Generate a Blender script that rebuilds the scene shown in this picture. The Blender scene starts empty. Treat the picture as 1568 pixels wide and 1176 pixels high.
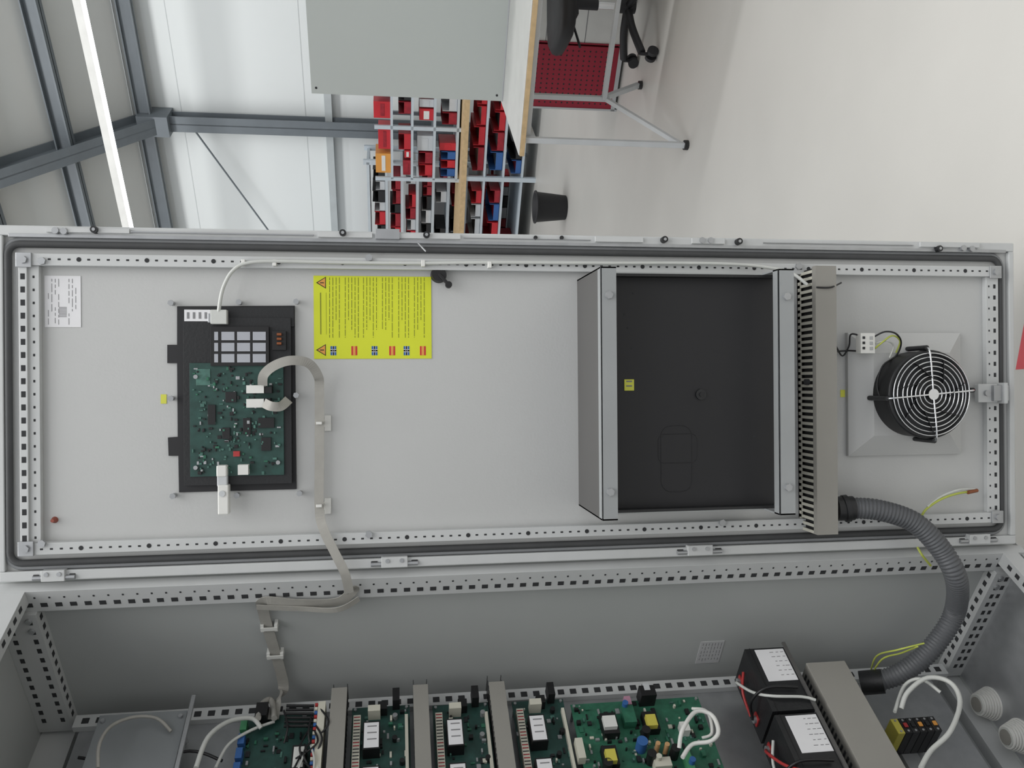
import bpy, math, random
from mathutils import Vector, Matrix
random.seed(3)
sc = bpy.context.scene
try:
    sc.view_settings.view_transform = 'Standard'
except Exception: pass

# ---------------------------------------------------------------- materials
def lin(c):
    c = c/255.0
    return c/12.92 if c <= .04045 else ((c+.055)/1.055)**2.4
MATS = {}
def mat(name, rgb, rough=.5, metal=0, var=.05, scale=8, bump=0, emit=0, bscale=200):
    if name in MATS: return MATS[name]
    m = bpy.data.materials.new(name); m.use_nodes = True
    nt = m.node_tree; b = nt.nodes['Principled BSDF']
    col = [lin(x) for x in rgb]
    tc = nt.nodes.new('ShaderNodeTexCoord')
    nz = nt.nodes.new('ShaderNodeTexNoise'); nz.inputs['Scale'].default_value = scale
    nz.inputs['Detail'].default_value = 4
    nt.links.new(tc.outputs['Object'], nz.inputs['Vector'])
    cr = nt.nodes.new('ShaderNodeValToRGB')
    cr.color_ramp.elements[0].position = .3; cr.color_ramp.elements[1].position = .7
    cr.color_ramp.elements[0].color = [max(0, x*(1-var)) for x in col]+[1]
    cr.color_ramp.elements[1].color = [min(1, x*(1+var)) for x in col]+[1]
    nt.links.new(nz.outputs['Fac'], cr.inputs['Fac'])
    nt.links.new(cr.outputs['Color'], b.inputs['Base Color'])
    b.inputs['Roughness'].default_value = rough
    b.inputs['Metallic'].default_value = metal
    if bump:
        n2 = nt.nodes.new('ShaderNodeTexNoise'); n2.inputs['Scale'].default_value = bscale
        nt.links.new(tc.outputs['Object'], n2.inputs['Vector'])
        bp = nt.nodes.new('ShaderNodeBump'); bp.inputs['Strength'].default_value = bump
        bp.inputs['Distance'].default_value = .002
        nt.links.new(n2.outputs['Fac'], bp.inputs['Height'])
        nt.links.new(bp.outputs['Normal'], b.inputs['Normal'])
    if emit:
        b.inputs['Emission Color'].default_value = col+[1]
        b.inputs['Emission Strength'].default_value = emit
    MATS[name] = m
    return m

PAINT = mat('powder_coat_grey', (185,186,185), .45, 0, .02, 3, .1)
PAINT2 = mat('powder_coat_rail', (192,194,194), .38, 0, .03, 12)
PANELIN = mat('cabinet_side_paint', (174,177,176), .5, 0, .03, 3)
TRAYGREY = mat('tray_sheet_grey', (84,83,82), .5, 0, .04, 6)
BARGREY = mat('tray_bracket_grey', (150,153,154), .4, .1, .04, 8)
ZINC = mat('zinc_steel', (170,172,174), .35, .6, .08, 30)
CHROME = mat('chrome_wire', (220,222,225), .15, 1, .02)
HOLE = mat('hole_dark', (48,49,51), .9)
GASKET = mat('rubber_gasket', (66,67,68), .75, 0, .08, 30)
GROOVE = mat('gasket_channel', (128,130,132), .6)
BLACK = mat('black_plastic', (28,29,31), .45, 0, .12, 10, .2)
BLACK2 = mat('black_sheet', (27,27,30), .55, 0, .1, 6)
BLACKG = mat('black_dark', (17,17,19), .5)
WHITE = mat('white_plastic', (218,218,214), .4)
LCDW = mat('lcd_window_grey', (166,169,176), .4)
PAPER = mat('paper_label', (222,222,224), .7)
INK = mat('ink_grey', (130,130,132), .8)
YEL = mat('yellow_sheet', (205,212,44), .6, 0, .03)
YINK = mat('yellow_sheet_ink', (122,128,34), .7)
YSTK = mat('yellow_sticker', (208,210,80), .6)
YCAP = mat('yellow_capacitor', (196,186,80), .5)
RED = mat('red_plastic', (190,36,46), .45, 0, .1)
DRED = mat('dark_red', (150,26,40), .5, 0, .2, 30)
PEGRED = mat('pegboard_red', (150,22,48), .5, 0, .04, 5)
BLUE = mat('blue_plastic', (50,95,155), .45)
PCBG = mat('pcb_dark_green', (34,68,62), .45, 0, .25, 60)
PCBB = mat('pcb_green', (44,100,78), .4, 0, .25, 60)
TEAL = mat('pcb_component_teal', (70,110,100), .5, 0, .3, 80)
COPPER = mat('copper_winding', (150,92,62), .4, .6)
BEIGE = mat('duct_pvc_grey', (142,140,134), .55, 0, .03)
DUCTC = mat('duct_comb', (190,188,176), .55)
RIB = mat('ribbon_cable_grey', (158,156,150), .55, 0, .05, 60)
CABLE = mat('cable_light_grey', (196,198,194), .45)
HOSE = mat('hose_grey', (86,88,91), .5)
YG = mat('wire_yellow_green', (178,188,84), .45)
WBLK = mat('wire_black', (25,25,27), .45)
WRED = mat('wire_red', (165,50,50), .45)
ORANGE = mat('orange_box', (215,150,70), .5)
GREENC = mat('green_terminal', (70,135,95), .5)
BOARDG = mat('board_light_grey', (190,195,191), .55, 0, .01, 2)
WOOD = mat('wood_edge', (200,172,130), .55, 0, .12, 25)
WTOP = mat('bench_top_white', (222,222,218), .4)
STEEL = mat('steel_beam_blue_grey', (106,113,118), .5, 0, .05)
FRAMEW = mat('bench_frame_grey', (190,193,195), .45)
RACKM = mat('rack_blue_grey', (188,198,205), .45, 0, .05)
CASTER = mat('chair_black', (34,34,37), .6)
LED = mat('led_tube', (245,250,255), .5, emit=7)
BROWN = mat('brown_plug', (140,70,55), .5)
BOX = mat('cardboard', (190,150,105), .8)
TERM = mat('terminal_cream', (200,198,184), .5)
CLEAR = mat('cover_smoke_sheet', (140,144,146), .25, .2)

# ---------------------------------------------------------------- frames
CAMH = 1.42
TH = math.radians(8.05)
RO = .0075
F = Vector((0, math.cos(TH), -math.sin(TH)))
U = Vector((0, math.sin(TH), math.cos(TH)))
R = Vector((1, 0, 0))
Dn = -U
CX = Dn*math.cos(RO) - R*math.sin(RO)
CY = Dn*math.sin(RO) + R*math.cos(RO)
EYE = Vector((0, 0, CAMH))
FL = 1268.0   # focal length for the 1568-wide image pixel coordinates

DY = 1.59     # distance of the opened door's inner face
H0 = Vector((-.352, 1.60, 0))
E1 = Vector((-.85, .527, 0)).normalized()    # cabinet depth direction
E2 = Vector((-.527, -.85, 0)).normalized()   # cabinet width direction
HW = Vector((.8, -.6, 0)); HN = Vector((.6, .8, 0))
class Frame:
    def __init__(s, o, a, b, c):
        s.o, s.a, s.b, s.c = Vector(o), Vector(a), Vector(b), Vector(c)
    def w(s, p): return s.o + s.a*p[0] + s.b*p[1] + s.c*p[2]
DOOR = Frame((0, DY, 0), (1, 0, 0), (0, -1, 0), (0, 0, 1))     # (across, out, up)
CAB = Frame(H0, E2, E1, (0, 0, 1))                              # (across, depth, up)
HALL = Frame((0, 0, 0), HW, HN, (0, 0, 1))                      # (along wall, to wall, up)
WORLD = Frame((0, 0, 0), (1, 0, 0), (0, 1, 0), (0, 0, 1))

# back-projection: image pixel estimated by eye -> metres on an assumed plane
def hit(x, y, o, n):
    r = CX*(x-784) + CY*(588-y) + F*FL
    k = (o-EYE).dot(n)/r.dot(n)
    return EYE + r*k
def dp(x, y, w=0):
    p = hit(x, y, Vector((0, DY-w, 0)), Vector((0, 1, 0)))
    return (p.x, w, p.z)
def dw(x, y, w=0): return DOOR.w(dp(x, y, w))
def cp(x, y, q):
    p = hit(x, y, H0+E1*q, E1)
    return ((p-H0).dot(E2), q, p.z)
def cw(x, y, q): return CAB.w(cp(x, y, q))
def hp(x, y, b):
    p = hit(x, y, HN*b, HN)
    return (p.dot(HW), b, p.z)

# ---------------------------------------------------------------- mesh builder
def smooth_path(pts, sub=6, closed=False):
    pts = [Vector(p) for p in pts]; n = len(pts); out = []
    rng = range(n) if closed else range(n-1)
    for i in rng:
        if closed: p0, p1, p2, p3 = pts[i-1], pts[i], pts[(i+1) % n], pts[(i+2) % n]
        else: p0, p1, p2, p3 = pts[max(i-1, 0)], pts[i], pts[i+1], pts[min(i+2, n-1)]
        for j in range(sub):
            t = j/sub
            out.append(.5*((2*p1)+(p2-p0)*t+(2*p0-5*p1+4*p2-p3)*t*t+(3*p1-p0-3*p2+p3)*t**3))
    if not closed: out.append(pts[-1])
    return out

class G:
    def __init__(s, name, fr=WORLD):
        s.n, s.fr = name, fr; s.v = []; s.f = []; s.mi = []; s.sm = []; s.ms = []
    def add(s, vs, fs, m, smooth=False):
        if m not in s.ms: s.ms.append(m)
        k = s.ms.index(m); o = len(s.v); s.v += [Vector(x) for x in vs]
        for f in fs:
            s.f.append([i+o for i in f]); s.mi.append(k); s.sm.append(smooth)
    def box(s, a0, a1, b0, b1, c0, c1, m):
        a0, a1 = min(a0, a1), max(a0, a1); b0, b1 = min(b0, b1), max(b0, b1); c0, c1 = min(c0, c1), max(c0, c1)
        vs = [(a, b, c) for a in (a0, a1) for b in (b0, b1) for c in (c0, c1)]
        s.add(vs, [(0,1,3,2),(4,6,7,5),(0,4,5,1),(2,3,7,6),(0,2,6,4),(1,5,7,3)], m)
    def cyl(s, p0, p1, r, m, n=16, r1=None, smooth=True):
        p0, p1 = Vector(p0), Vector(p1); r1 = r if r1 is None else r1
        z = (p1-p0).normalized(); x = z.orthogonal().normalized(); y = z.cross(x)
        vs = []
        for p, rr in ((p0, r), (p1, r1)):
            for i in range(n):
                a = 2*math.pi*i/n; vs.append(p+(x*math.cos(a)+y*math.sin(a))*rr)
        s.add(vs, [(i, (i+1) % n, n+(i+1) % n, n+i) for i in range(n)], m, smooth)
        s.add(vs, [tuple(range(n-1, -1, -1)), tuple(range(n, 2*n))], m)
    def beam(s, p0, p1, wdt, hgt, m, up=(0, 0, 1)):
        p0, p1, up = Vector(p0), Vector(p1), Vector(up)
        z = (p1-p0).normalized(); x = z.cross(up).normalized(); y = x.cross(z)
        vs = [p+x*a*wdt/2+y*b*hgt/2 for p in (p0, p1) for a, b in ((-1,-1),(1,-1),(1,1),(-1,1))]
        s.add(vs, [(3,2,1,0),(4,5,6,7),(0,1,5,4),(1,2,6,5),(2,3,7,6),(3,0,4,7)], m)
    def hbeam(s, p0, p1, wdt, hgt, m, up=(0, 0, 1), th=.014):
        p0, p1, up = Vector(p0), Vector(p1), Vector(up)
        z = (p1-p0).normalized(); x = z.cross(up).normalized(); y = x.cross(z)
        s.beam(p0, p1, th, hgt, m, up)
        for sg in (-1, 1):
            o = y*sg*(hgt/2-th/2); s.beam(p0+o, p1+o, wdt, th, m, up)
    def tube(s, pts, r, m, n=8, sub=6, closed=False, smooth=True):
        P = smooth_path(pts, sub, closed) if sub > 1 else [Vector(p) for p in pts]
        L = len(P); rf = r if callable(r) else (lambda i, t: r)
        nrm = None; vs = []
        for i, p in enumerate(P):
            if closed: t = P[(i+1) % L]-P[i-1]
            else: t = P[min(i+1, L-1)]-P[max(i-1, 0)]
            t = t.normalized() if t.length > 1e-9 else Vector((0, 0, 1))
            if nrm is None: nrm = t.orthogonal().normalized()
            nrm = (nrm-t*nrm.dot(t)).normalized(); b = t.cross(nrm); rr = rf(i, i/L)
            for j in range(n):
                a = 2*math.pi*j/n; vs.append(p+(nrm*math.cos(a)+b*math.sin(a))*rr)
        fs = []
        for i in range(L if closed else L-1):
            k = (i+1) % L
            for j in range(n): fs.append((i*n+j, i*n+(j+1) % n, k*n+(j+1) % n, k*n+j))
        s.add(vs, fs, m, smooth)
        if not closed: s.add(vs, [tuple(range(n-1, -1, -1)), tuple(range((L-1)*n, L*n))], m)
    def ribbon(s, pts, wd, th, m, nrm, sub=8):
        P = smooth_path(pts, sub); L = len(P); nr = Vector(nrm).normalized(); vs = []
        for i, p in enumerate(P):
            t = (P[min(i+1, L-1)]-P[max(i-1, 0)]).normalized()
            side = t.cross(nr).normalized(); nn = side.cross(t)
            for a, b in ((-1,-1),(1,-1),(1,1),(-1,1)): vs.append(p+side*a*wd/2+nn*b*th/2)
        fs = []
        for i in range(L-1):
            for j in range(4): fs.append((i*4+j, i*4+(j+1) % 4, i*4+4+(j+1) % 4, i*4+4+j))
        fs += [(3,2,1,0), (L*4-4, L*4-3, L*4-2, L*4-1)]
        s.add(vs, fs, m)
    def ring(s, c, ax, RR, r, m, n=48, k=6):
        c = Vector(c); z = Vector(ax).normalized(); x = z.orthogonal().normalized(); y = z.cross(x)
        s.tube([c+(x*math.cos(2*math.pi*i/n)+y*math.sin(2*math.pi*i/n))*RR for i in range(n)], r, m, k, 1, True)
    def prism(s, poly, w0, w1, m):
        n = len(poly)
        vs = [(p[0], w0, p[1]) for p in poly]+[(p[0], w1, p[1]) for p in poly]
        s.add(vs, [(i, (i+1) % n, n+(i+1) % n, n+i) for i in range(n)]+[tuple(range(n-1, -1, -1)), tuple(range(n, 2*n))], m)
    def frust(s, u0, u1, v0, v1, w0, w1, ins, m):
        a = [(u0,w0,v0),(u1,w0,v0),(u1,w0,v1),(u0,w0,v1),(u0+ins,w1,v0+ins),(u1-ins,w1,v0+ins),(u1-ins,w1,v1-ins),(u0+ins,w1,v1-ins)]
        s.add(a, [(0,1,5,4),(1,2,6,5),(2,3,7,6),(3,0,4,7),(4,5,6,7),(3,2,1,0)], m)
    def done(s, bevel=0, recalc=True):
        me = bpy.data.meshes.new(s.n)
        me.from_pydata([s.fr.w(v) for v in s.v], [], s.f)
        for m in s.ms: me.materials.append(m)
        for p, k, sm in zip(me.polygons, s.mi, s.sm): p.material_index = k; p.use_smooth = sm
        me.update()
        if recalc:
            import bmesh
            bm = bmesh.new(); bm.from_mesh(me); bmesh.ops.recalc_face_normals(bm, faces=bm.faces[:])
            bm.to_mesh(me); bm.free()
        ob = bpy.data.objects.new(s.n, me); sc.collection.objects.link(ob)
        if bevel:
            md = ob.modifiers.new('bevel', 'BEVEL'); md.width = bevel; md.segments = 2
            md.limit_method = 'ANGLE'; md.angle_limit = math.radians(50)
        return ob

def db(g, x0, x1, y0, y1, w0, w1, m):
    a = dp(x0, y0, w1); b = dp(x1, y1, w1)
    g.box(a[0], b[0], w0, w1, a[2], b[2], m)
def rrect(u0, u1, v0, v1, r, w, n=6):
    out = []
    for cx, cz, a0 in ((u1-r, v1-r, 0), (u0+r, v1-r, 90), (u0+r, v0+r, 180), (u1-r, v0+r, 270)):
        for i in range(n+1):
            a = math.radians(a0+90*i/n); out.append((cx+r*math.cos(a), w, cz+r*math.sin(a)))
    return out

# ================================================================ HALL
g = G('floor')
g.add([(-14,-6,0),(18,-6,0),(18,20,0),(-14,20,0)], [(0,1,2,3)], mat('floor_epoxy', (196,194,189), .42, 0, .04, 1.6))
g.done()
WB = 9.57
g = G('wall_back', HALL)
WALLM = mat('wall_sandwich_panel', (224,228,227), .55, 0, .012, 1)
WALLG = mat('wall_panel_seam', (202,206,206), .6)
g.box(-18, 7, WB, WB+.15, 0, 4.15, WALLM)
for z in (.95, 2.4, 3.75): g.box(-18, 7, WB-.003, WB, z, z+.008, WALLG)
g.done()
ROOFM = mat('roof_panel', (206,208,205), .6, 0, .02, 1)
SL = .717
g = G('ceiling', HALL)
def rz(b): return 4.12+SL*(9.51-b)
g.add([(-18,9.9,rz(9.9)),(7,9.9,rz(9.9)),(7,2.2,rz(2.2)),(-18,2.2,rz(2.2)),
       (-18,9.9,rz(9.9)+.15),(7,9.9,rz(9.9)+.15),(7,2.2,rz(2.2)+.15),(-18,2.2,rz(2.2)+.15)],
      [(0,1,2,3),(7,6,5,4),(0,4,5,1),(1,5,6,2),(2,6,7,3),(3,7,4,0)], ROOFM)
for i in range(9):
    b = 9.37-i*.78
    g.beam((-18,b,rz(b)-.002), (7,b,rz(b)-.002), .008, .006, WALLG)
g.done()
g = G('steel_frame', HALL)
for a in (-10.5, -3.41, 3.9):
    g.hbeam((a,9.43,0), (a,9.43,4.09), .17, .17, STEEL, up=(0,1,0))
    g.hbeam((a,9.49,3.95), (a,2.3,3.95+SL*7.19), .17, .26, STEEL)
    g.box(a-.11,a+.11,9.24,9.56,3.84,4.16, STEEL)
for b, w in ((9.37,.10), (8.56,.14), (7.81,.14), (6.96,.14), (5.7,.14)):
    z = rz(b)-.12
    g.hbeam((-17.8,b,z), (6.8,b,z), w, .15, STEEL)
g.box(-17.8,6.8,WB-.10,WB-.002,2.10,2.18, mat('girt_light', (182,188,189), .5))
g.cyl((-3.41,9.4,3.65), (-10.4,9.4,-.3), .010, STEEL, 6)
g.done()
g = G('led_strip_light', HALL)
g.box(-13, 5, 8.225, 8.315, 4.13, 4.20, WHITE)
g.box(-13, 5, 8.235, 8.305, 4.115, 4.13, LED)
for a in (-12,-9,-6,-.4,3): g.cyl((a,8.27,4.2),(a,8.27,rz(8.27)-.02), .004, ZINC, 6)
g.done()
g = G('baseboard_back', HALL); g.box(-18,7,WB-.03,WB,0,.10,FRAMEW); g.done()

# ---- near workbench (panel standing on it)
g = G('workbench', HALL)
A0, A1, B0, B1 = -1.467, .6, 3.756, 4.52
g.box(A0, A1, B0, B1, .803, .826, WOOD)
g.box(A0+.003, A1, B0+.003, B1, .826, .831, WTOP)
for a in (A0+.07, A1-.1):
    g.box(a-.013,a+.013,B0+.02,B0+.045,0,.803, FRAMEW)
    g.box(a-.013,a+.013,B1-.09,B1-.06,.25,.803, FRAMEW)
    g.box(a-.013,a+.013,B0+.045,B1-.09,.75,.78, FRAMEW)
    g.beam((a,B1+.2,.02),(a,B1-.08,.30),.026,.03, FRAMEW)
    g.beam((a,B1-.08,.27),(a,B0+.05,.04),.022,.022, FRAMEW)
    g.cyl((a,B0+.033,0),(a,B0+.033,.02),.024,BLACK,12)
    g.cyl((a,B1+.2,0),(a,B1+.2,.02),.024,BLACK,12)
g.box(A0+.07,A1-.1,B1-.10,B1-.07,.27,.295, FRAMEW)
g.box(A0+.07,A1-.1,B0+.05,B0+.075,.775,.80, FRAMEW)
g.done(.002)
g = G('red_pegboard_cabinet', HALL)
PB = 5.18
pa0, pa1 = hp(880,165,PB)[0], hp(880,70,PB)[0]
g.box(pa0, pa1, PB, PB+.45, .04, .72, PEGRED)
for i in range(12):
    for j in range(18):
        a = pa0+.03+i*(pa1-pa0-.06)/11; z = .075+j*.036
        g.cyl((a,PB-.0006,z),(a,PB+.002,z),.0055,HOLE,8)
g.box(pa0-.012,pa1+.012,PB-.005,PB+.455,.015,.04,FRAMEW)
g.box(pa0-.012,pa0,PB-.005,PB+.455,.0,.73,FRAMEW)
g.box(pa0-.012,pa1+.01,PB-.005,PB+.455,.72,.735,FRAMEW)
g.done()
g = G('white_drawer_cabinet', HALL)
g.box(pa1+.02, pa1+.75, PB, PB+.45, .04, .74, WHITE)
g.box(pa1+.012, pa1+.02, PB-.008, PB+.45, .04, .74, PEGRED)
for z in (.26,.5): g.box(pa1+.02, pa1+.75, PB-.002, PB, z, z+.005, INK)
g.box(pa1+.05, pa1+.7, PB+.03, PB+.42, 0, .04, BLACK)
g.done(.003)
g = G('grey_mounting_panel', HALL)
q0 = hp(477,141,4.47); q1 = hp(770,155,4.47)
x1 = .35
g.box(q1[0], x1, 4.47, 4.485, .8315, q0[2], BOARDG)
g.box(q1[0]-.001, x1, 4.468, 4.487, .8315, .838, FRAMEW)
for z in (q0[2]-.025, .865):
    g.cyl((q1[0]+.03,4.468,z),(q1[0]+.03,4.47,z),.006,HOLE,10)
g.box(q1[0]+.1, q1[0]+.2, 4.487, 4.512, .832, q1[2]+.3, FRAMEW)
g.done(.001)

# ---- office chair behind the bench
g = G('office_chair')
C = Vector((2.08,4.44,0))
def cc(x,y,z): return C+Vector((x,y,z))
for i in range(5):
    a = math.radians(72*i+200); d = Vector((math.cos(a),math.sin(a),0))
    g.tube([cc(0,0,.13), C+d*.15+Vector((0,0,.12)), C+d*.31+Vector((0,0,.085))], .022, CASTER, 8)
    p = C+d*.32; s2 = Vector((-d.y,d.x,0))
    g.cyl(p+s2*.012+Vector((0,0,.03)), p+s2*.032+Vector((0,0,.03)), .03, CASTER, 16)
    g.cyl(p-s2*.032+Vector((0,0,.03)), p-s2*.012+Vector((0,0,.03)), .03, CASTER, 16)
    g.cyl(p+Vector((0,0,.03)), p+Vector((0,0,.09)), .01, CASTER, 8)
g.cyl(cc(0,0,.09), cc(0,0,.18), .035, CASTER, 16)
g.cyl(cc(0,0,.18), cc(0,0,.30), .02, CHROME, 16)
g.cyl(cc(0,0,.30), cc(0,0,.44), .028, CASTER, 16)
g.box(C.x-.1,C.x+.1,C.y-.1,C.y+.1,.43,.46,CASTER)
g.tube([cc(-.08,0,.45),cc(-.2,-.05,.43),cc(-.27,-.08,.42)],.007,CASTER,8)
def slab(g, cx, cy, rx, ry, z0, z1, m):
    n=24
    lay=[]
    for z,k in ((z0,.86),(z0+.02,.98),((z0+z1)/2,1),(z1-.02,.97),(z1,.85)):
        lay += [(cx+rx*k*(abs(math.cos(t))**.55)*math.copysign(1,math.cos(t)), cy+ry*k*(abs(math.sin(t))**.55)*math.copysign(1,math.sin(t)), z) for t in [2*math.pi*i/n for i in range(n)]]
    fs=[(l*n+i,l*n+(i+1)%n,(l+1)*n+(i+1)%n,(l+1)*n+i) for l in range(4) for i in range(n)]
    fs += [tuple(range(n-1,-1,-1)), tuple(range(4*n,5*n))]
    g.add(lay,fs,m,True)
slab(g,C.x,C.y,.25,.22,.46,.55,CASTER)
g.tube([C+HW*.15+Vector((0,0,.45)),C+HW*.29+Vector((0,0,.5)),C+HW*.31+Vector((0,0,.8))],.02,CASTER,8)
bk=[]
for z,k in ((.62,.7),(.68,.95),(.9,1),(1.08,.85),(1.12,.6)):
    for s_,o in ((-1,.26),(0,.30),(1,.26),(1,.30),(0,.35),(-1,.30)): bk.append(C+HN*(s_*.19*k)+HW*o+Vector((0,0,z)))
g.add(bk,[(l*6+i,l*6+(i+1)%6,(l+1)*6+(i+1)%6,(l+1)*6+i) for l in range(4) for i in range(6)]+[(5,4,3,2,1,0),(24,25,26,27,28,29)],CASTER,True)
g.done()

# ---- rear workbench with bins (8 m away)
g = G('storage_bench', HALL)
b0,b1,a0,a1 = 7.80,8.55,-7.6,-2.25
g.box(a0,a1,b0,b1,.70,.752,WOOD)
for a in (a0+.05,-6,-4.7,-3.3,a1-.05):
    g.box(a-.022,a+.022,b0+.01,b0+.05,0,.70,RACKM)
    g.box(a-.022,a+.022,b1-.05,b1-.01,0,.70,RACKM)
for z in (.13,.32,.51): g.box(a0+.03,a1-.03,b0+.02,b1-.02,z,z+.02,RACKM)
g.done()
cols = [RED,RED,RED,RED,DRED,DRED,DRED,BLACK,FRAMEW,BLUE]
def bin_(g,a,b,z,w,d,h,m):
    t=.005
    g.box(a,a+w,b,b+d,z,z+t,m); g.box(a,a+t,b,b+d,z,z+h,m); g.box(a+w-t,a+w,b,b+d,z,z+h,m)
    g.box(a,a+w,b+d-t,b+d,z,z+h,m); g.box(a,a+w,b,b+t,z,z+h*.55,m)
    g.box(a+.01,a+w-.01,b+.02,b+d-.02,z+t,z+h*.5,random.choice([HOLE,ZINC,DRED,BLACK]))
g = G('red_storage_bins', HALL)
for z,h in ((.152,.15),(.342,.15),(.532,.15)):
    a = a0+.1
    while a < a1-.25:
        w = random.choice((.15,.2,.26))
        if all(abs(a+w/2-p)>w/2+.03 for p in (-6,-4.7,-3.3)) and random.random()<.8:
            bin_(g,a,b0+.06,z,w*.92,.4,h*random.uniform(.6,.9),random.choice(cols))
        a += w
g.done()
g = G('shelving_rack', HALL)
ra0,ra1,rb0,rb1 = -7.4,-3.52,8.70,9.15
for a in (ra0,-6.1,-4.85,ra1):
    for b in (rb0,rb1-.04): g.box(a-.026,a+.026,b,b+.04,0,1.74,RACKM)
zs=[1.676,1.48,1.31,1.14,.965,.795,.60,.35,.10]
for z in zs: g.box(ra0,ra1,rb0,rb1,z,z+.030,RACKM)
for a in (ra0,ra1): g.beam((a,rb0+.02,.1),(a,rb1-.02,1.6),.006,.02,ZINC)
g.done()
g = G('small_parts_bins', HALL)
for k in range(1,len(zs)):
    z=zs[k]+.031; hh=(zs[k-1]-zs[k])-.045
    a=ra0+.04
    while a<ra1-.16:
        w=random.choice((.11,.14,.17))
        if all(abs(a+w/2-p)>w/2+.03 for p in (-6.1,-4.85)) and random.random()<.93:
            bin_(g,a,rb0+.04,z,w*.94,.36,min(hh,.2)*random.uniform(.6,.95),random.choice([RED,RED,DRED,DRED,DRED,DRED,FRAMEW,FRAMEW,BLACK]))
        a+=w
g.done()
g = G('open_shelf_unit', HALL)
sa0,sa1,sb0,sb1=-3.43,-2.30,8.06,8.52
for a in (sa0,-2.9,sa1):
    for b in (sb0,sb1-.03): g.box(a-.018,a+.018,b,b+.03,.752,1.60,RACKM)
for z in (.77,1.0,1.22,1.42): g.box(sa0,sa1,sb0,sb1,z,z+.024,RACKM)
g.done()
g = G('assorted_boxes', HALL)
for z,h in ((.795,.18),(1.025,.17),(1.245,.15)):
    a=sa0+.03
    while a<sa1-.12:
        w=random.choice((.09,.13,.18))
        if abs(a+w/2+2.9)>w/2+.02:
            m=random.choice([RED,RED,RED,DRED,DRED,BLUE,FRAMEW,FRAMEW,BLACK])
            if random.random()<.5: bin_(g,a,sb0+.04,z,w*.9,.3,h*.8,m)
            else:
                hq=h*random.uniform(.4,.95)
                g.box(a,a+w*.85,sb0+.05,sb0+.3,z,z+hq,m); g.box(a+.01,a+w*.7,sb0+.048,sb0+.05,z+hq*.3,z+hq*.7,random.choice([WHITE,m]))
        a+=w
# top row: orange box, red cases, blue and grey cartons
for a,w,h,m in ((-3.38,.2,.15,ORANGE),(-3.13,.2,.12,RED),(-2.82,.16,.16,RED),(-2.60,.10,.12,BLUE),(-2.46,.12,.14,FRAMEW)):
    g.box(a,a+w,sb0+.04,sb0+.3,1.445,1.445+h,m); g.box(a+.02,a+w-.02,sb0+.037,sb0+.04,1.445+h*.35,1.445+h*.6,WHITE if m is not RED else DRED)
g.done(.004)
bc = hit(866,318,Vector((0,0,0)),Vector((0,0,1)))
g = G('waste_bin')
n=32; prof=[(.095,0),(.1,.005),(.125,.25),(.135,.252),(.135,.262),(.12,.262),(.098,.02),(0.001,.02)]
vs=[]
for r_,z_ in prof:
    vs+=[(bc.x+r_*math.cos(2*math.pi*i/n),bc.y+r_*math.sin(2*math.pi*i/n),z_) for i in range(n)]
fs=[(l*n+i,l*n+(i+1)%n,(l+1)*n+(i+1)%n,(l+1)*n+i) for l in range(len(prof)-1) for i in range(n)]+[tuple(range(n-1,-1,-1))]
g.add(vs,fs,CASTER,True); g.done()

# ================================================================ DOOR
U0,U1,V0,V1 = -.345,.289,.126,2.117
g = G('cabinet_door', DOOR)
g.box(U0,U1,-.022,0,V0,V1,PAINT)
rw=.018
g.box(U0,U0+rw,0,.010,V0,V1,PAINT2); g.box(U1-rw,U1,0,.010,V0,V1,PAINT2)
g.box(U0+rw,U1-rw,0,.010,V0,V0+.012,PAINT2); g.box(U0+rw,U1-rw,0,.010,V1-.010,V1,PAINT2)
g.done(.002)
g = G('door_gasket', DOOR)
gu0,gu1,gv0,gv1=-.313,.256,.157,2.100
g.tube(rrect(gu0,gu1,gv0,gv1,.02,.006),.0062,GASKET,8,1,True)
g.tube(rrect(gu0-.009,gu1+.009,gv0-.008,gv1+.008,.028,.001),.005,GROOVE,6,1,True)
g.done()
g = G('perforated_door_frame', DOOR)
fu0,fu1,fv0,fv1=-.297,.238,.165,2.080
fw=.018
g.box(fu1-.021,fu1,0,fw,fv0,fv1,PAINT2); g.box(fu0,fu0+.021,0,fw,fv0,fv1,PAINT2)
g.box(fu0+.021,fu1-.021,0,fw*.7,fv1-.034,fv1,PAINT2); g.box(fu0+.021,fu1-.021,0,fw*.7,fv0,fv0+.028,PAINT2)
g.box(fu0,fu1,fw*.7,fw,fv1-.016,fv1-.002,PAINT2)
for uc in (fu1-.010,fu0+.010):
    v=fv0+.03; i=0
    while v<fv1-.02:
        if i%7==3: g.cyl((uc,fw-.002,v),(uc,fw+.0004,v),.0042,HOLE,10)
        else: g.box(uc-.0018,uc+.0018,fw-.002,fw+.0004,v-.0028,v+.0028,HOLE)
        v+=.0165; i+=1
u=fu0+.03
while u<fu1-.025:
    g.box(u-.0055,u+.0055,fw-.002,fw+.0004,fv1-.013,fv1-.005,HOLE)
    g.box(u-.0025,u+.0025,fw*.7-.002,fw*.7+.0004,fv1-.027,fv1-.023,HOLE)
    g.box(u-.0045,u+.0045,fw*.7-.002,fw*.7+.0004,fv0+.006,fv0+.012,HOLE)
    g.box(u-.0022,u+.0022,fw*.7-.002,fw*.7+.0004,fv0+.020,fv0+.0235,HOLE)
    u+=.0232
for u in (fu0+.012,fu1-.012):
    for v in (fv0+.012,fv1-.012):
        g.box(u-.013,u+.013,fw,fw+.004,v-.013,v+.013,ZINC); g.cyl((u,fw,v),(u,fw+.008,v),.007,ZINC,6)
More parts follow.
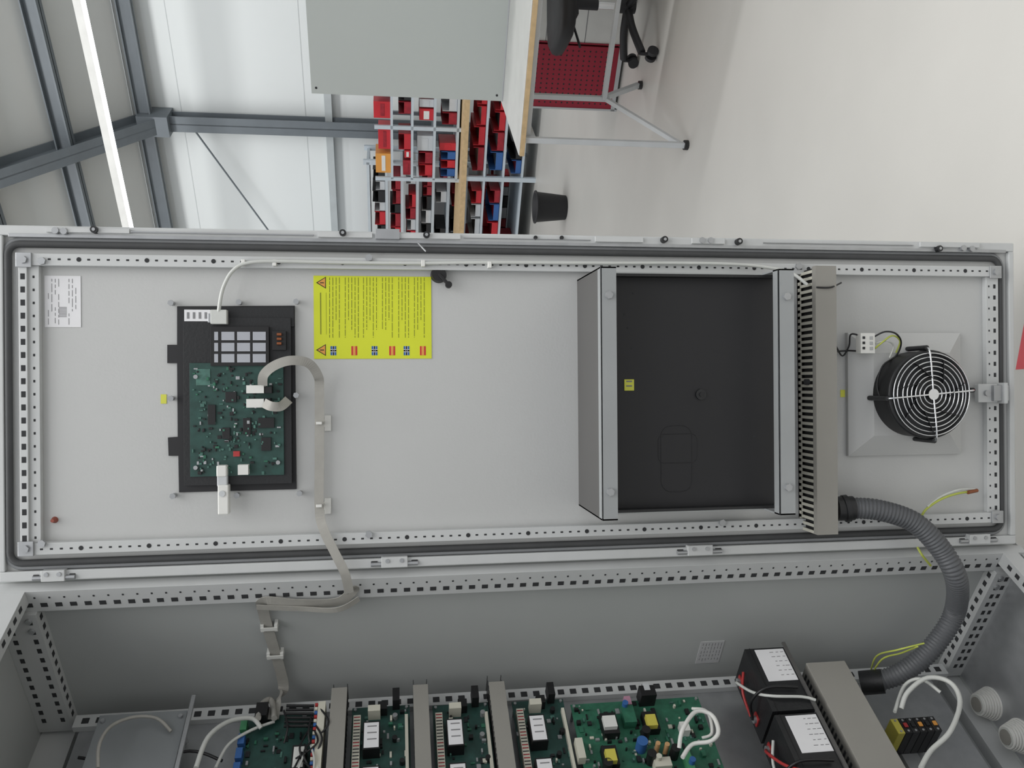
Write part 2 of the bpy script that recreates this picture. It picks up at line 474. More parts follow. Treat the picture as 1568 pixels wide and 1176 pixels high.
for x,y in ((65,400),(65,832),(565,395),(565,818),(1222,408),(1105,800)):
    p=dp(x,y,fw); g.cyl((p[0],fw,p[2]),(p[0],fw+.006,p[2]),.007,ZINC,6)
g.done(.0008)
g = G('locking_rod', DOOR)
g.box(.268,.274,.004,.012,V0+.02,V1-.02,ZINC)
for x0,x1 in ((70,198),(487,570),(612,705),(912,985),(1060,1110),(1410,1500)):
    y=351+(x0)*.0165
    db(g,x0,x1,y-4,y+5,.008,.016,PAINT2)
for x0,x1 in ((200,480),(710,905),(1170,1400)):
    y=354+(x0)*.0165
    db(g,x0,x1,y-1.5,y+1.5,.010,.015,ZINC)
for x,y in ((145,352),(525,357),(653,360),(1017,367),(1131,370),(1437,381)):
    p=dp(x,y,.016); g.cyl((p[0],.01,p[2]),(p[0],.022,p[2]),.0064,BLACK,14); g.cyl((p[0],.022,p[2]),(p[0],.0235,p[2]),.003,ZINC,8)
for x,y in ((85,353),(98,354),(585,359),(600,360),(1075,368),(1088,368),(1475,380),(1488,381)):
    p=dp(x,y,.016); g.cyl((p[0],.01,p[2]),(p[0],.019,p[2]),.006,ZINC,10)
for x in (820,860):
    p=dp(x,364,.012); g.cyl((p[0],.006,p[2]),(p[0],.014,p[2]),.004,BLACK,8)
db(g,575,612,350,366,.008,.020,ZINC)
g.done(.0006)
for i,(x0,x1,y0,y1) in enumerate(((50,115,869,893),(568,640,850,870),(1037,1105,832,852),(1470,1526,816,834))):
    g = G('door_hinge' if i==0 else 'door_hinge.%03d'%i, DOOR)
    a=dp(x0,y0,.012); b=dp(x1,y1,.012); um=(a[0]+b[0])/2; vm=(a[2]+b[2])/2; L=abs(a[2]-b[2])
    g.box(um-.010,um+.010,0,.018,vm-L*.28,vm+L*.28,PAINT2)
    g.cyl((um-.004,.012,vm-L/2),(um-.004,.012,vm+L/2),.0042,ZINC,12)
    g.box(um-.008,um+.002,.003,.012,vm-L/2,vm-L*.36,BLACK); g.box(um-.008,um+.002,.003,.012,vm+L*.36,vm+L/2,BLACK)
    for s_ in (-1,1): g.cyl((um+.003,.018,vm+s_*L*.15),(um+.003,.020,vm+s_*L*.15),.004,ZINC,8)
    g.done(.001)

g=G('paper_label',DOOR); db(g,68,124,422,501,.0004,.0012,PAPER)
for i in range(9):
    xx=68+56*(.10+.84*i/9)
    if 4<=i<=5: continue
    yy=427
    while yy<490:
        L=random.uniform(3,14)
        if random.random()<.6: db(g,xx,xx+1.0,yy,min(yy+L,497),.0012,.0015,INK)
        yy+=L+3
for i in range(9): db(g,90,102,470+i*1.8,470+i*1.8+.9,.0012,.0016,INK)
g.done()

g = G('control_panel_rear', DOOR)
poly=[(271,469),(451,468),(454,749),(274,754),(273,698),(258,698),(257,670),(272,669),(271,556),(256,556),(256,528),(271,528)]
g.prism([(dp(x,y,.004)[0],dp(x,y,.004)[2]) for x,y in poly],.0005,.004,BLACK2)
db(g,280,447,486,740,.004,.014,BLACK)
db(g,348,450,470,500,.004,.010,BLACK)
db(g,322,412,500,560,.014,.022,BLACKG)
for i in range(3):
    for j in range(3):
        db(g,339+i*24,339+i*24+20,508+j*17,508+j*17+13,.022,.0225,LCDW)
for j in range(3): db(g,328,334,508+j*17,508+j*17+13,.022,.0225,LCDW)
db(g,417,438,507,536,.014,.020,BLACKG)
for y in (512,519,526):
    a=dp(424,y,.022); b=dp(431,y,.022); g.cyl(a,b,.0028,COPPER,12)
db(g,290,435,556,727,.014,.018,PCBG)
db(g,300,322,565,590,.018,.019,TEAL)
for k in range(260):
    x=random.uniform(294,428); y=random.uniform(560,722); s_=random.choice((2,2,3,4,6))
    db(g,x,x+s_,y,y+random.choice((2,3,5)),.018,.018+random.uniform(.001,.005),random.choice([TEAL,TEAL,BLACKG,BLACKG,ZINC,PCBB]))
for x0,x1,y0,y1 in ((345,362,600,616),(372,384,640,665),(318,330,620,650),(395,420,640,655),(340,352,655,672),(400,415,670,690)):
    db(g,x0,x1,y0,y1,.018,.022,BLACKG)
db(g,357,367,691,699,.018,.024,WRED)
for x,y in ((300,577),(300,716),(426,708),(404,580)):
    p=dp(x,y,.02); g.cyl((p[0],.014,p[2]),(p[0],.024,p[2]),.004,ZINC,8)
db(g,377,404,590,602,.018,.04,WHITE); db(g,377,404,611,624,.018,.04,WHITE)
db(g,404,416,592,602,.018,.038,BLACKG); db(g,404,414,610,622,.018,.038,BLACKG)
db(g,364,380,712,727,.018,.034,WHITE)
db(g,282,322,474,492,.014,.0152,PAPER)
for i in range(4): db(g,286+i*9,286+i*9+4,478,488,.0152,.0156,INK)
g.done(.0006)
g=G('panel_standoff_screws',DOOR)
for x,y in ((265,465),(368,464),(455,463),(455,605),(460,754),(365,757),(268,758),(265,610)):
    p=dp(x,y,.0); g.cyl((p[0],0,p[2]),(p[0],.014,p[2]),.004,ZINC,12); g.cyl((p[0],.014,p[2]),(p[0],.018,p[2]),.0056,ZINC,6)
g.done()
g=G('white_plug_connector',DOOR)
db(g,331,347,713,730,.014,.034,WHITE); db(g,332,348,728,745,.02,.032,FRAMEW); db(g,333,350,743,788,.016,.036,WHITE)
p=dp(340,756,.037); g.cyl((p[0],.036,p[2]),(p[0],.038,p[2]),.0055,FRAMEW,16)
g.done(.002)
g=G('green_sticker',DOOR); db(g,246,255,604,618,.0004,.001,YSTK); g.done()
g=G('inspection_sticker',DOOR); db(g,1287,1294,597,608,.0004,.001,YSTK); g.done()
g=G('brown_plug',DOOR); p=dp(84,796,.0); g.cyl((p[0],0,p[2]),(p[0],.012,p[2]),.006,BROWN,12,.003); g.done()

g=G('signal_cable')
pts=[(334,492,.02),(336,468,.03),(342,440,.03),(356,415,.03),(378,403,.028),(420,400,.026),(520,402,.024),(640,403,.024),(760,402,.024),(900,403,.024),(1040,403,.026),(1130,405,.03),(1185,411,.04),(1215,420,.05),(1236,436,.06)]
g.tube([dw(*p) for p in pts],.0034,CABLE,8)
g.done()
g=G('cable_plug',DOOR); db(g,322,347,474,496,.014,.03,CABLE); db(g,318,324,480,494,.014,.024,ZINC); g.done(.001)
g=G('cable_clips',DOOR)
for x,y in ((420,402),(648,403),(750,405),(372,402)): db(g,x-3,x+3,y-5,y+5,.016,.028,WHITE)
g.done(.001)

NRM=(0,-1,0)
g=G('ribbon_cable')
pts=[(402,590,.045),(404,574,.055),(420,560,.06),(445,552,.06),(472,556,.05),(487,576,.035),(489,600,.022),(489,700,.016),(489,780,.018),(496,812,.03),(512,845,.035),(528,878,.035),(535,908,.02)]
g.ribbon([dw(*p) for p in pts],.017,.0012,RIB,NRM)
g.ribbon([dw(*p) for p in [(404,617,.045),(415,622,.055),(430,622,.05),(442,612,.03)]],.017,.0012,RIB,NRM)
g.ribbon([dw(535,904,.02),CAB.w((.03,.02,1.50)),CAB.w((.03,.05,1.53)),CAB.w((.03,.05,1.60)),CAB.w((.025,.045,1.665)),CAB.w((.012,.09,1.672)),CAB.w((.011,.16,1.665)),CAB.w((.013,.24,1.655)),CAB.w((.02,.30,1.65)),CAB.w((.05,.30,1.66)),CAB.w((.10,.29,1.66))],.021,.0015,RIB,E2)
g.ribbon([CAB.w((.034,.04,1.49)),CAB.w((.05,.05,1.53)),CAB.w((.034,.06,1.60)),CAB.w((.03,.055,1.68))],.012,.0015,RIB,E2)
g.done()
g=G('ribbon_clips',DOOR)
for y in (648,775):
    db(g,484,506,y-6,y+6,.001,.004,WHITE); db(g,484,493,y-2,y+2,.004,.026,WHITE); db(g,497,507,y-12,y+12,.001,.005,WHITE)
g.done(.0008)
g=G('cable_tie_mounts',CAB)
for z,q in ((1.60,.048),(1.665,.13),(1.66,.21)): g.box(.0,.016,q-.008,q+.008,z+.010,z+.016,WHITE); g.box(.0,.016,q-.008,q+.008,z-.016,z-.010,WHITE); g.box(.016,.018,q-.004,q+.004,z-.016,z+.016,WHITE)
g.done()

g=G('warning_sheet',DOOR)
db(g,480,661,422,549,.0004,.0012,YEL)
def ln(x,y0,y1,wd=1.0,m=YINK): db(g,x,x+wd,y0,y1,.0012,.0015,m)
for yc in (433,536):
    a=[(484,yc),(499,yc-9),(499,yc+9)]
    g.prism([(dp(x,y)[0],dp(x,y)[2]) for x,y in a],.0012,.0016,BLACKG)
    a=[(486.5,yc),(498,yc-7.2),(498,yc+7.2)]
    g.prism([(dp(x,y)[0],dp(x,y)[2]) for x,y in a],.0016,.0019,ORANGE)
    db(g,490,496,yc-.7,yc+.7,.0019,.0022,BLACKG)
ln(490,448,512,2)
ln(499,448,512,.8)
for x in [504,509,514,519, 528,533,538,543,548, 556,561,566,571,576, 585,590,595,600, 610,615,620,625, 634,639,644,649]:
    yy=425; end=random.choice((517,517,505,490))
    while yy<end:
        L=random.uniform(4,13); ln(x,yy,min(yy+L,end)); yy+=L+1.5
for i,x in enumerate((506,538,569,596,618,643)):
    if i%2==0:
        ln(x,530,544,9,BLUE); ln(x+3.6,530,544,1.8,RED); ln(x,536,538,9,RED)
        db(g,x,x+9,535,535.8,.0015,.0018,WHITE); db(g,x,x+9,538.2,539,.0015,.0018,WHITE)
        db(g,x+3,x+3.6,530,544,.0015,.0018,WHITE); db(g,x+5.4,x+6,530,544,.0015,.0018,WHITE)
    else:
        ln(x,530,544,9,RED); db(g,x+2.5,x+6.5,530,544,.0015,.0018,ORANGE)
g.done()
g=G('door_lock_knob',DOOR)
p=dp(672,420,.012); g.cyl((p[0],.0,p[2]),(p[0],.016,p[2]),.0155,BLACKG,24,.0135)
p2=dp(687,436,.016); g.beam((p[0],.014,p[2]),(p2[0],.016,p2[2]),.006,.008,BLACKG,up=(0,1,0)); g.cyl((p2[0],.010,p2[2]),(p2[0],.02,p2[2]),.0065,BLACKG,12)
g.cyl(dp(640,372,.02),dp(652,385,.02),.002,ZINC,6)
g.done(.001)

# ---- black tray box with brackets
g=G('black_equipment_box',DOOR)
TW=.187
a=dp(926,408,TW); b=dp(942,797,TW); ut,ub=a[0],b[0]
zt=dp(921,600,TW)[2]; zt2=dp(945,600,TW)[2]; zb=dp(1193,600,TW)[2]; zb2=dp(1217,600,TW)[2]
g.box(ub,ut,.10,.104,zb2,zt2,BLACK2)
g.box(ub,ub+.003,0,.12,zb2,zt,PANELIN); g.box(ut-.003,ut,0,.12,zb2,zt,PANELIN)
g.box(ub+.003,ub+.008,.10,.125,zb2,zt2,BLACK); g.box(ut-.008,ut-.003,.10,.125,zb2,zt2,BLACK)
g.box(ub,ut,0,TW-.022,zt-.002,zt,TRAYGREY)
g.box(ub,ut,0,.10,zb2-.002,zb2,BLACK2)
for z0,z1 in ((zt2,zt),(zb2,zb)):
    g.box(ub,ut,TW-.003,TW,z0,z1,BARGREY)
    g.box(ub,ub+.003,.02,TW,z0,z1,BARGREY); g.box(ut-.003,ut,.02,TW,z0,z1,BARGREY)
    g.box(ub,ut,TW-.022,TW,z1-.002,z1,BARGREY)
    for u in (ub+.05,ut-.05):
        zc=(z0+z1)/2; g.cyl((u,TW,zc),(u,TW+.006,zc),.007,ZINC,6)
for k in range(12):
    u=random.uniform(ub+.03,ut-.03); v=random.uniform(zb,zt2); g.cyl((u,.104,v),(u,.1045,v),.002,HOLE,6)
p=dp(1073,604,.105); g.cyl((p[0],.104,p[2]),(p[0],.108,p[2]),.010,BLACK,20); g.cyl((p[0],.108,p[2]),(p[0],.110,p[2]),.004,BLACK2,12)
def rr2(x0,x1,y0,y1,r,w):
    A=dp(x0,y0,w); B=dp(x1,y1,w); return rrect(min(A[0],B[0]),max(A[0],B[0]),min(A[2],B[2]),max(A[2],B[2]),r,w)
g.tube(rr2(1012,1060,652,752,.02,.104),.0009,BLACK2,6,1,True)
g.tube(rr2(1008,1068,665,708,.012,.104),.0008,BLACK2,6,1,True)
db(g,956,971,581,598,.104,.1055,YSTK)
db(g,959,968,583,585,.1055,.106,INK); db(g,959,968,590,592,.1055,.106,INK)
g.done(.0008)

# ---- slotted cable duct on door
g=G('slotted_cable_duct',DOOR)
DW=.075
A=dp(1252,407,DW); B=dp(1281,818,DW); u1,u0=A[0],B[0]; zt=dp(1250,600,DW)[2]; zb=dp(1281,600,DW)[2]
g.box(u0,u1,DW-.003,DW+.002,zb,zt+.001,BEIGE)
g.box(u0,u1,DW-.012,DW-.003,zt-.001,zt+.001,BEIGE)
g.box(u0,u1,0,.003,zb,zt,BEIGE); g.box(u0,u1,0,DW-.003,zb,zb+.003,BEIGE)
g.box(u0+.002,u1-.002,.004,DW-.006,zb+.004,zt-.006,BLACKG)
u=u0
while u<u1-.004:
    g.box(u,u+.0058,0,DW-.006,zt-.003,zt,DUCTC); u+=.0125
g.box(u0,u1,0,.012,zt-.003,zt,DUCTC)
g.cyl((dp(1232,585,.05)[0],DW*.6,zt),(dp(1232,585,.05)[0],DW*.6,zt+.008),.006,HOLE,12)
g.done()

# ---- filter fan
g=G('filter_fan',DOOR)
A=dp(1301,697,.01); B=dp(1469,511,.01)
uc=(A[0]+B[0])/2; vc=(A[2]+B[2])/2; hs=.126
g.box(uc-hs,uc+hs,0,.010,vc-hs,vc+hs,PAINT)
g.frust(uc-hs,uc+hs,vc-hs,vc+hs,.010,.034,.042,PAINT)
FR=.086
g.cyl((uc,.034,vc),(uc,.088,vc),FR,BLACKG,48)
g.ring((uc,.086,vc),(0,1,0),FR-.003,.005,BLACK,48,8)
g.cyl((uc,.088,vc),(uc,.0885,vc),FR-.008,HOLE,48)
g.cyl((uc,.088,vc),(uc,.094,vc),.034,BLACK,32)
for i in range(7):
    a=2*math.pi*i/7
    p0=Vector((uc+.034*math.cos(a),.0895,vc+.034*math.sin(a))); p1=Vector((uc+.072*math.cos(a+.5),.0885,vc+.072*math.sin(a+.5)))
    g.beam(p0,p1,.001,.03,BLACK,up=(0,1,.4))
wg=.100
for r_ in (.019,.028,.037,.046,.055,.064,.073,.081): g.ring((uc,wg-(.004 if r_>.07 else 0),vc),(0,1,0),r_,.0013,CHROME,56,6)
g.cyl((uc,wg-.001,vc),(uc,wg+.0025,vc),.011,CHROME,20)
for i in range(4):
    a=math.pi*i/2+.08
    d=Vector((math.cos(a),0,math.sin(a)))
    g.tube([Vector((uc,wg+.001,vc))+d*.006,Vector((uc,wg+.001,vc))+d*.082,Vector((uc,.088,vc))+d*.092],.0020,CHROME,6,3)
    e=Vector((uc,.088,vc))+d*.092; g.cyl((e.x,.03,e.z),(e.x,.093,e.z),.005,BLACK,8)
g.done()
g=G('fan_terminal_block',DOOR); db(g,1318,1340,510,541,.034,.052,WHITE)
for y in (515,523,531):
    db(g,1321,1325,y,y+4,.052,.053,HOLE); db(g,1332,1337,y,y+5,.052,.053,ZINC)
g.done(.001)
g=G('fan_wires')
for pts,m in (([(1338,516,.045),(1355,508,.06),(1372,511,.06),(1380,525,.05),(1372,545,.04),(1352,560,.05),(1343,590,.05),(1352,620,.06)],WBLK),
              ([(1340,526,.045),(1358,522,.06),(1368,530,.05),(1362,548,.05)],CABLE),
              ([(1338,535,.045),(1350,525,.06),(1366,514,.06),(1378,522,.05),(1372,540,.04)],YG),
              ([(1320,538,.045),(1300,537,.02),(1282,538,.01)],WBLK),
              ([(1320,515,.045),(1303,512,.03),(1300,530,.02),(1290,545,.01),(1280,530,.01)],WBLK),
              ([(1250,440,.077),(1272,440,.08),(1288,433,.06)],WBLK)):
    g.tube([dw(*p) for p in pts],.0018,m,6)
g.done()
g=G('earth_wire')
g.tube([dw(*p) for p in [(1492,752,.02),(1465,756,.03),(1440,765,.035),(1418,780,.035),(1409,795,.03)]],.0024,YG,8)
g.tube([dw(*p) for p in [(1492,749,.02),(1468,750,.03),(1442,760,.03),(1420,776,.035)]],.0024,CABLE,8)
g.tube([dw(*p) for p in [(1405,838,.02),(1412,850,.03),(1425,866,.02)]],.0024,YG,8)
g.cyl(dw(1482,754,.028),dw(1496,751,.02),.004,COPPER,8)
g.done()
g=G('door_stay_bracket',DOOR)
db(g,1498,1528,588,616,.014,.026,PAINT2); db(g,1522,1546,590,614,.018,.034,ZINC); db(g,1538,1544,586,618,.018,.04,PAINT2)
p=dp(1512,602,.03); g.cyl((p[0],.02,p[2]),(p[0],.032,p[2]),.006,ZINC,12)
g.done(.0015)
g=G('corrugated_hose')
pts=[dw(1284,779,.045),dw(1310,778,.05),dw(1350,782,.06),dw(1400,800,.07),dw(1440,840,.08),dw(1464,885,.08),
     cw(1464,930,.10),cw(1448,965,.15),cw(1415,1005,.20),cw(1375,1033,.24),cw(1335,1045,.27)]
P=smooth_path(pts,8)
tot=[0]
for i in range(1,len(P)): tot.append(tot[-1]+(P[i]-P[i-1]).length)
N=int(tot[-1]/.0018); Q=[]; j=0
for k in range(N+1):
    s_=tot[-1]*k/N
    while j<len(tot)-2 and tot[j+1]<s_: j+=1
    t=(s_-tot[j])/max(1e-9,tot[j+1]-tot[j]); Q.append(P[j].lerp(P[j+1],min(1,t)))
g.tube(Q,lambda i,t:.0200+(.0012 if i%4<2 else -.0008),HOSE,20,1)
g.cyl(dw(1280,779,.045),dw(1306,778,.05),.024,BLACK,24); g.cyl(dw(1292,779,.047),dw(1299,778,.049),.027,BLACK,24)
a=cw(1352,1043,.26); b=cw(1318,1046,.28); g.cyl(a,b,.025,BLACK,24)
g.done()

# ================================================================ CABINET BODY
ZB,ZT=.10,2.14; CWD=.62; CD=.42
g=G('cabinet_plinth',CAB); g.box(-.01,CWD+.01,.02,CD,0,ZB,BLACK2); g.done(.002)
g=G('electrical_cabinet',CAB)
g.box(-.012,.0,.005,CD,ZB,ZT,PANELIN); g.box(CWD,CWD+.012,.005,CD,ZB,ZT,PANELIN)
g.box(-.012,CWD+.012,CD,CD+.012,ZB,ZT,PANELIN)
g.box(-.012,CWD+.012,.005,CD,ZT-.01,ZT,PANELIN); g.box(-.012,CWD+.012,.005,CD,ZB,ZB+.01,PANELIN)
PW=.022; PQ=.05
def slots_z(t,q,z0,z1,qs=.012,zs=.012,st=.025):
    z=z0
    while z<z1: g.box(t-.0006,t+.0006,q-qs/2,q+qs/2,z-zs/2,z+zs/2,HOLE); z+=st
g.box(0,PW,0,PQ,ZB,ZT,PAINT2); g.box(CWD-PW,CWD,0,PQ,ZB,ZT,PAINT2)
g.box(0,PW,CD-.04,CD,ZB,ZT,PAINT2); g.box(CWD-PW,CWD,CD-.04,CD,ZB,ZT,PAINT2)
slots_z(PW,.034,ZB+.05,ZT-.04,.010,.012,.025)
z=ZB+.0625
while z<ZT-.04:
    g.box(PW-.0006,PW+.0006,.014,.018,z-.0018,z+.0018,HOLE); z+=.025
slots_z(CWD-PW,.034,ZB+.05,ZT-.04)
for z0,z1 in ((ZT-.075,ZT-.01),(ZB+.01,ZB+.055)):
    for t0,t1 in ((0,.03),(CWD-.03,CWD)):
        g.box(t0,t1,PQ,CD-.04,z0,z1,PAINT2)
    g.box(PW,CWD-PW,0,.03,z0+.01,z1,PAINT2); g.box(PW,CWD-PW,CD-.03,CD,z0,z1,PAINT2)
    q=PQ+.02
    while q<CD-.05:
        for t in (.03,CWD-.03):
            for zz in (z0+.014,z1-.016): g.box(t-.0006,t+.0006,q-.006,q+.006,zz-.004,zz+.004,HOLE)
        zf=z0 if z0>1 else z1
        g.box(.010,.020,q-.006,q+.006,zf-.0006,zf+.0006,HOLE)
        q+=.025
    t=PW+.03
    while t<CWD-.05:
        zf=z0+.01 if z0>1 else z1
        g.box(t-.006,t+.006,.009,.019,zf-.0006,zf+.0006,HOLE); g.box(t-.006,t+.006,.0295,.0306,(z0+z1)/2-.004,(z0+z1)/2+.004,HOLE)
        t+=.025
g.done(.0012)
g=G('mounting_plate',CAB)
PQ2=.345
g.box(.045,CWD-.03,PQ2,PQ2+.003,ZB+.12,ZT-.10,ZINC)
tr=cp(590,1078,.335)[0]
g.box(tr-.014,tr+.014,.330,.345,ZB+.08,ZT-.09,PAINT2)
z=ZB+.1
while z<ZT-.11:
    g.box(tr-.006,tr+.007,.3294,.331,z-.007,z+.007,HOLE); z+=.0265
g.done(.0008)
g=G('side_panel_label',CAB)
a=hit(1087,999,CAB.w((.001,0,0)),E2); ta=(a-H0).dot(E1); za=a.z
LB=mat('label_silver_print',(190,191,192),.6)
g.box(0,.001,ta-.035,ta+.035,za-.027,za+.027,LB)
for i in range(7):
    for k in range(5): g.box(.001,.0013,ta-.03+k*.012,ta-.03+k*.012+random.uniform(.004,.010),za-.022+i*.007,za-.022+i*.007+.0013,INK)
g.done()

for i,(xa,xb,y) in enumerate(((504,529,1055),(634,658,1050),(756,781,1045))):
    g=G('wiring_duct' if i==0 else 'wiring_duct.%03d'%i,CAB)
    p=cp(xa,1110,.265); q_=cp(xb,1110,.265); t0=cp(xa,y,.265)[0]
    g.box(max(t0,.02),.57,.262,.268,q_[2],p[2],BEIGE)
    g.box(max(t0,.02),.57,.268,.345,q_[2]+.002,q_[2]+.004,BEIGE); g.box(max(t0,.02),.57,.268,.345,p[2]-.004,p[2]-.002,BEIGE)
    t=.03
    while t<.56:
        for z in (q_[2]+.001,p[2]-.002): g.box(t,t+.004,.285,.335,z-.0,z+.0012,HOLE)
        t+=.012
    g.done(.001)

def board(name,x0,x1,y0,q,m,n,extra=None,tmax=.5):
    g=G(name,CAB)
    za=cp(x0,1120,q)[2]; zb=cp(x1,1120,q)[2]; t0=cp((x0+x1)/2,y0,q)[0]
    g.box(t0,tmax,q,q+.002,zb,za,m)
    for (t,z) in ((t0+.006,za-.006),(t0+.006,zb+.006)): g.cyl((t,q-.004,z),(t,PQ2,z),.003,ZINC,8)
    for k in range(n):
        t=random.uniform(t0+.004,tmax-.01); z=random.uniform(zb+.004,za-.006); h=random.choice((.002,.003,.005,.008))
        g.box(t,t+random.choice((.003,.005,.008,.012)),q-h,q,z,z+random.choice((.003,.004,.008)),random.choice([BLACKG,BLACKG,TEAL,ZINC,TERM,PCBB,BLACK]))
    if extra: extra(g,q,za,zb,t0)
    g.done()
def module_extra(g,q,za,zb,t0):
    g.box(t0+.03,.49,q-.018,q,za-.018,za-.004,TERM)
    t=t0+.02
    while t<.48:
        t+=.007
        if t>t0+.03: g.box(t,t+.002,q-.0185,q-.006,za-.017,za-.005,random.choice([DRED,HOLE,HOLE]))
    for k in range(4):
        t=t0+.055+k*.095
        g.box(t,t+.060,q-.03,q,za-.056,za-.024,BLACKG); g.box(t+.003,t+.057,q-.0305,q-.03,za-.054,za-.026,PAPER)
        for j in range(3): g.box(t+.01+j*.014,t+.0125+j*.014,q-.0308,q-.0305,za-.050,za-.032,INK)
    g.box(t0+.004,t0+.022,q-.022,q,(za+zb)/2-.012,(za+zb)/2+.006,BLACKG)
    g.box(t0+.016,t0+.030,q-.028,q,za-.056,za-.032,TERM)
    g.box(t0-.02,t0+.01,q-.03,q,zb+.02,zb+.034,BLACKG)
    for k in range(6):
        z=zb+.012+random.random()*.02; t=t0+.03+k*.05
        g.cyl((t,q-.012,z),(t,q,z),.005,random.choice([BLACKG,ZINC,BLACKG]),12)
    g.box(t0+.03,.48,q-.012,q,zb+.004,zb+.010,TERM)
board('control_card',538,628,1082,.305,PCBG,110,module_extra)
board('control_card.001',664,752,1078,.305,PCBG,110,module_extra)
board('control_card.002',790,872,1072,.305,PCBG,110,module_extra)
def left_extra(g,q,za,zb,t0):
    for k in range(14):
        t=t0+.02+k*.03
        g.box(t,t+.022,q-.02,q,za-.014,za-.002,random.choice([BLUE,BLUE,GREENC]))
    g.box(t0,.48,q-.035,q,zb+.0,zb+.014,TERM)
    k=0; t=t0+.004
    while t<.47: g.box(t,t+.006,q-.0356,q-.01,zb+.0145,zb+.020,[WRED,TERM,BLUE][k%3]); t+=.009; k+=1
    for k in range(6):
        t=t0+.006+k*.009; g.cyl((t,q-.035,zb+.075),(t,q-.03,zb+.022),.003,BLACKG,8)
    g.box(t0+.09,t0+.14,q-.03,q,zb+.03,zb+.055,BLACKG); g.box(t0+.094,t0+.136,q-.0305,q-.03,zb+.033,zb+.052,WHITE)
    g.box(t0-.01,t0+.02,q-.03,q,za-.05,za-.028,BLACKG)
board('terminal_control_board',368,498,1095,.300,PCBG,160,left_extra)
def big_extra(g,q,za,zb,t0):
    def blk(x0,x1,y0,y1,h,m,cyl=False):
        a=cp(x0,y0,q-h); b=cp(x1,y1,q-h)
        if cyl: c=((a[0]+b[0])/2,(a[2]+b[2])/2); g.cyl((c[0],q-h,c[1]),(c[0],q,c[1]),abs(a[2]-b[2])/2,m,18)
        else: g.box(a[0],b[0],q-h,q,a[2],b[2],m)
    blk(988,1008,1094,1110,.03,YCAP); blk(982,1012,1090,1116,.018,BLACKG)
    blk(926,946,1147,1164,.03,YCAP); blk(920,950,1142,1170,.018,BLACKG)
    blk(972,996,1122,1146,.028,BLUE,True)
    blk(922,946,1096,1112,.03,WHITE); blk(918,950,1092,1122,.02,BLACKG)
    blk(978,1006,1050,1064,.035,BLACKG); blk(984,996,1046,1056,.036,FRAMEW)
    blk(1002,1014,1130,1145,.03,BOX,True); blk(1016,1028,1132,1146,.03,BOX,True); blk(1003,1016,1150,1164,.03,TERM,True)
    blk(1000,1030,1160,1172,.02,TERM)
    blk(950,976,1080,1105,.02,PCBB); blk(955,968,1066,1078,.02,mat('pink_part',(176,130,150),.5)); blk(1040,1058,1105,1118,.02,WHITE)
    blk(880,898,1130,1160,.02,TERM); blk(1045,1065,1150,1176,.018,GREENC)
    for k in range(10):
        t=random.uniform(.12,.45); z=random.uniform(zb+.02,za-.02)
        g.cyl((t,q-.03,z),(t,q,z),random.choice((.006,.009)),random.choice([BLACKG,BLACKG,BLUE,BOX]),14)
board('power_supply_board',882,1088,1072,.300,PCBB,300,big_extra)

g=G('metal_cover_plate',CAB)
a=cp(152,1100,.27); b=cp(285,1100,.27)
g.box(a[0]-.005,.5,.268,.270,b[2],a[2],CLEAR)
for z in (a[2]-.01,b[2]+.01):
    for t in (a[0]+.01,.3,.48): g.cyl((t,.262,z),(t,.345,z),.004,ZINC,10)
g.box(a[0]-.03,.5,.255,.262,b[2]-.012,b[2]-.004,ZINC)
g.done(.001)
g=G('cabinet_wiring')
def cwt(pts,r,m): g.tube([cw(*p) for p in pts],r,m,8)
cwt([(150,1176,.2),(152,1140,.2),(170,1112,.22),(205,1098,.24),(240,1100,.25),(262,1120,.26)],.0032,RIB)
cwt([(300,1176,.22),(318,1130,.23),(350,1105,.25),(385,1100,.27),(400,1115,.28)],.0045,CABLE)
cwt([(330,1176,.26),(350,1140,.27),(385,1118,.28),(420,1105,.29)],.003,CABLE)
cwt([(120,1160,.28),(200,1168,.28),(290,1150,.28),(340,1165,.28)],.003,WBLK)
cwt([(395,1100,.27),(400,1080,.29),(415,1072,.30),(420,1100,.28)],.006,RIB)
cwt([(1040,1145,.22),(1045,1118,.2),(1065,1090,.2),(1090,1095,.2),(1100,1120,.2),(1088,1135,.21),(1060,1140,.22),(1045,1160,.22)],.0042,WHITE)
cwt([(1075,1130,.24),(1090,1122,.23),(1083,1090,.22),(1060,1085,.24)],.003,WHITE)
cwt([(1380,1085,.22),(1390,1060,.2),(1420,1038,.18),(1455,1045,.17),(1470,1075,.17),(1455,1120,.17),(1425,1150,.18),(1410,1176,.18)],.0048,CABLE)
cwt([(1370,1090,.22),(1385,1050,.22),(1410,1040,.2),(1440,1060,.2)],.0035,CABLE)
for i in range(12):
    y=1080+i*8; x=random.uniform(430,490)
    cwt([(x,y,.27),(x+random.uniform(-20,20),y+25,.26),(x+random.uniform(-30,10),y+50,.27)],.002,random.choice([WBLK,WBLK,CABLE,WBLK]))
g.done()
g=G('cabinet_earth_wire')
g.tube([cw(1332,1035,.3),cw(1342,1005,.2),cw(1375,995,.12),cw(1415,985,.1)],.0018,YG,8)
g.tube([cw(1330,1042,.3),cw(1350,1010,.2),cw(1380,1000,.15),cw(1405,990,.1)],.0018,YG,8)
g.done()

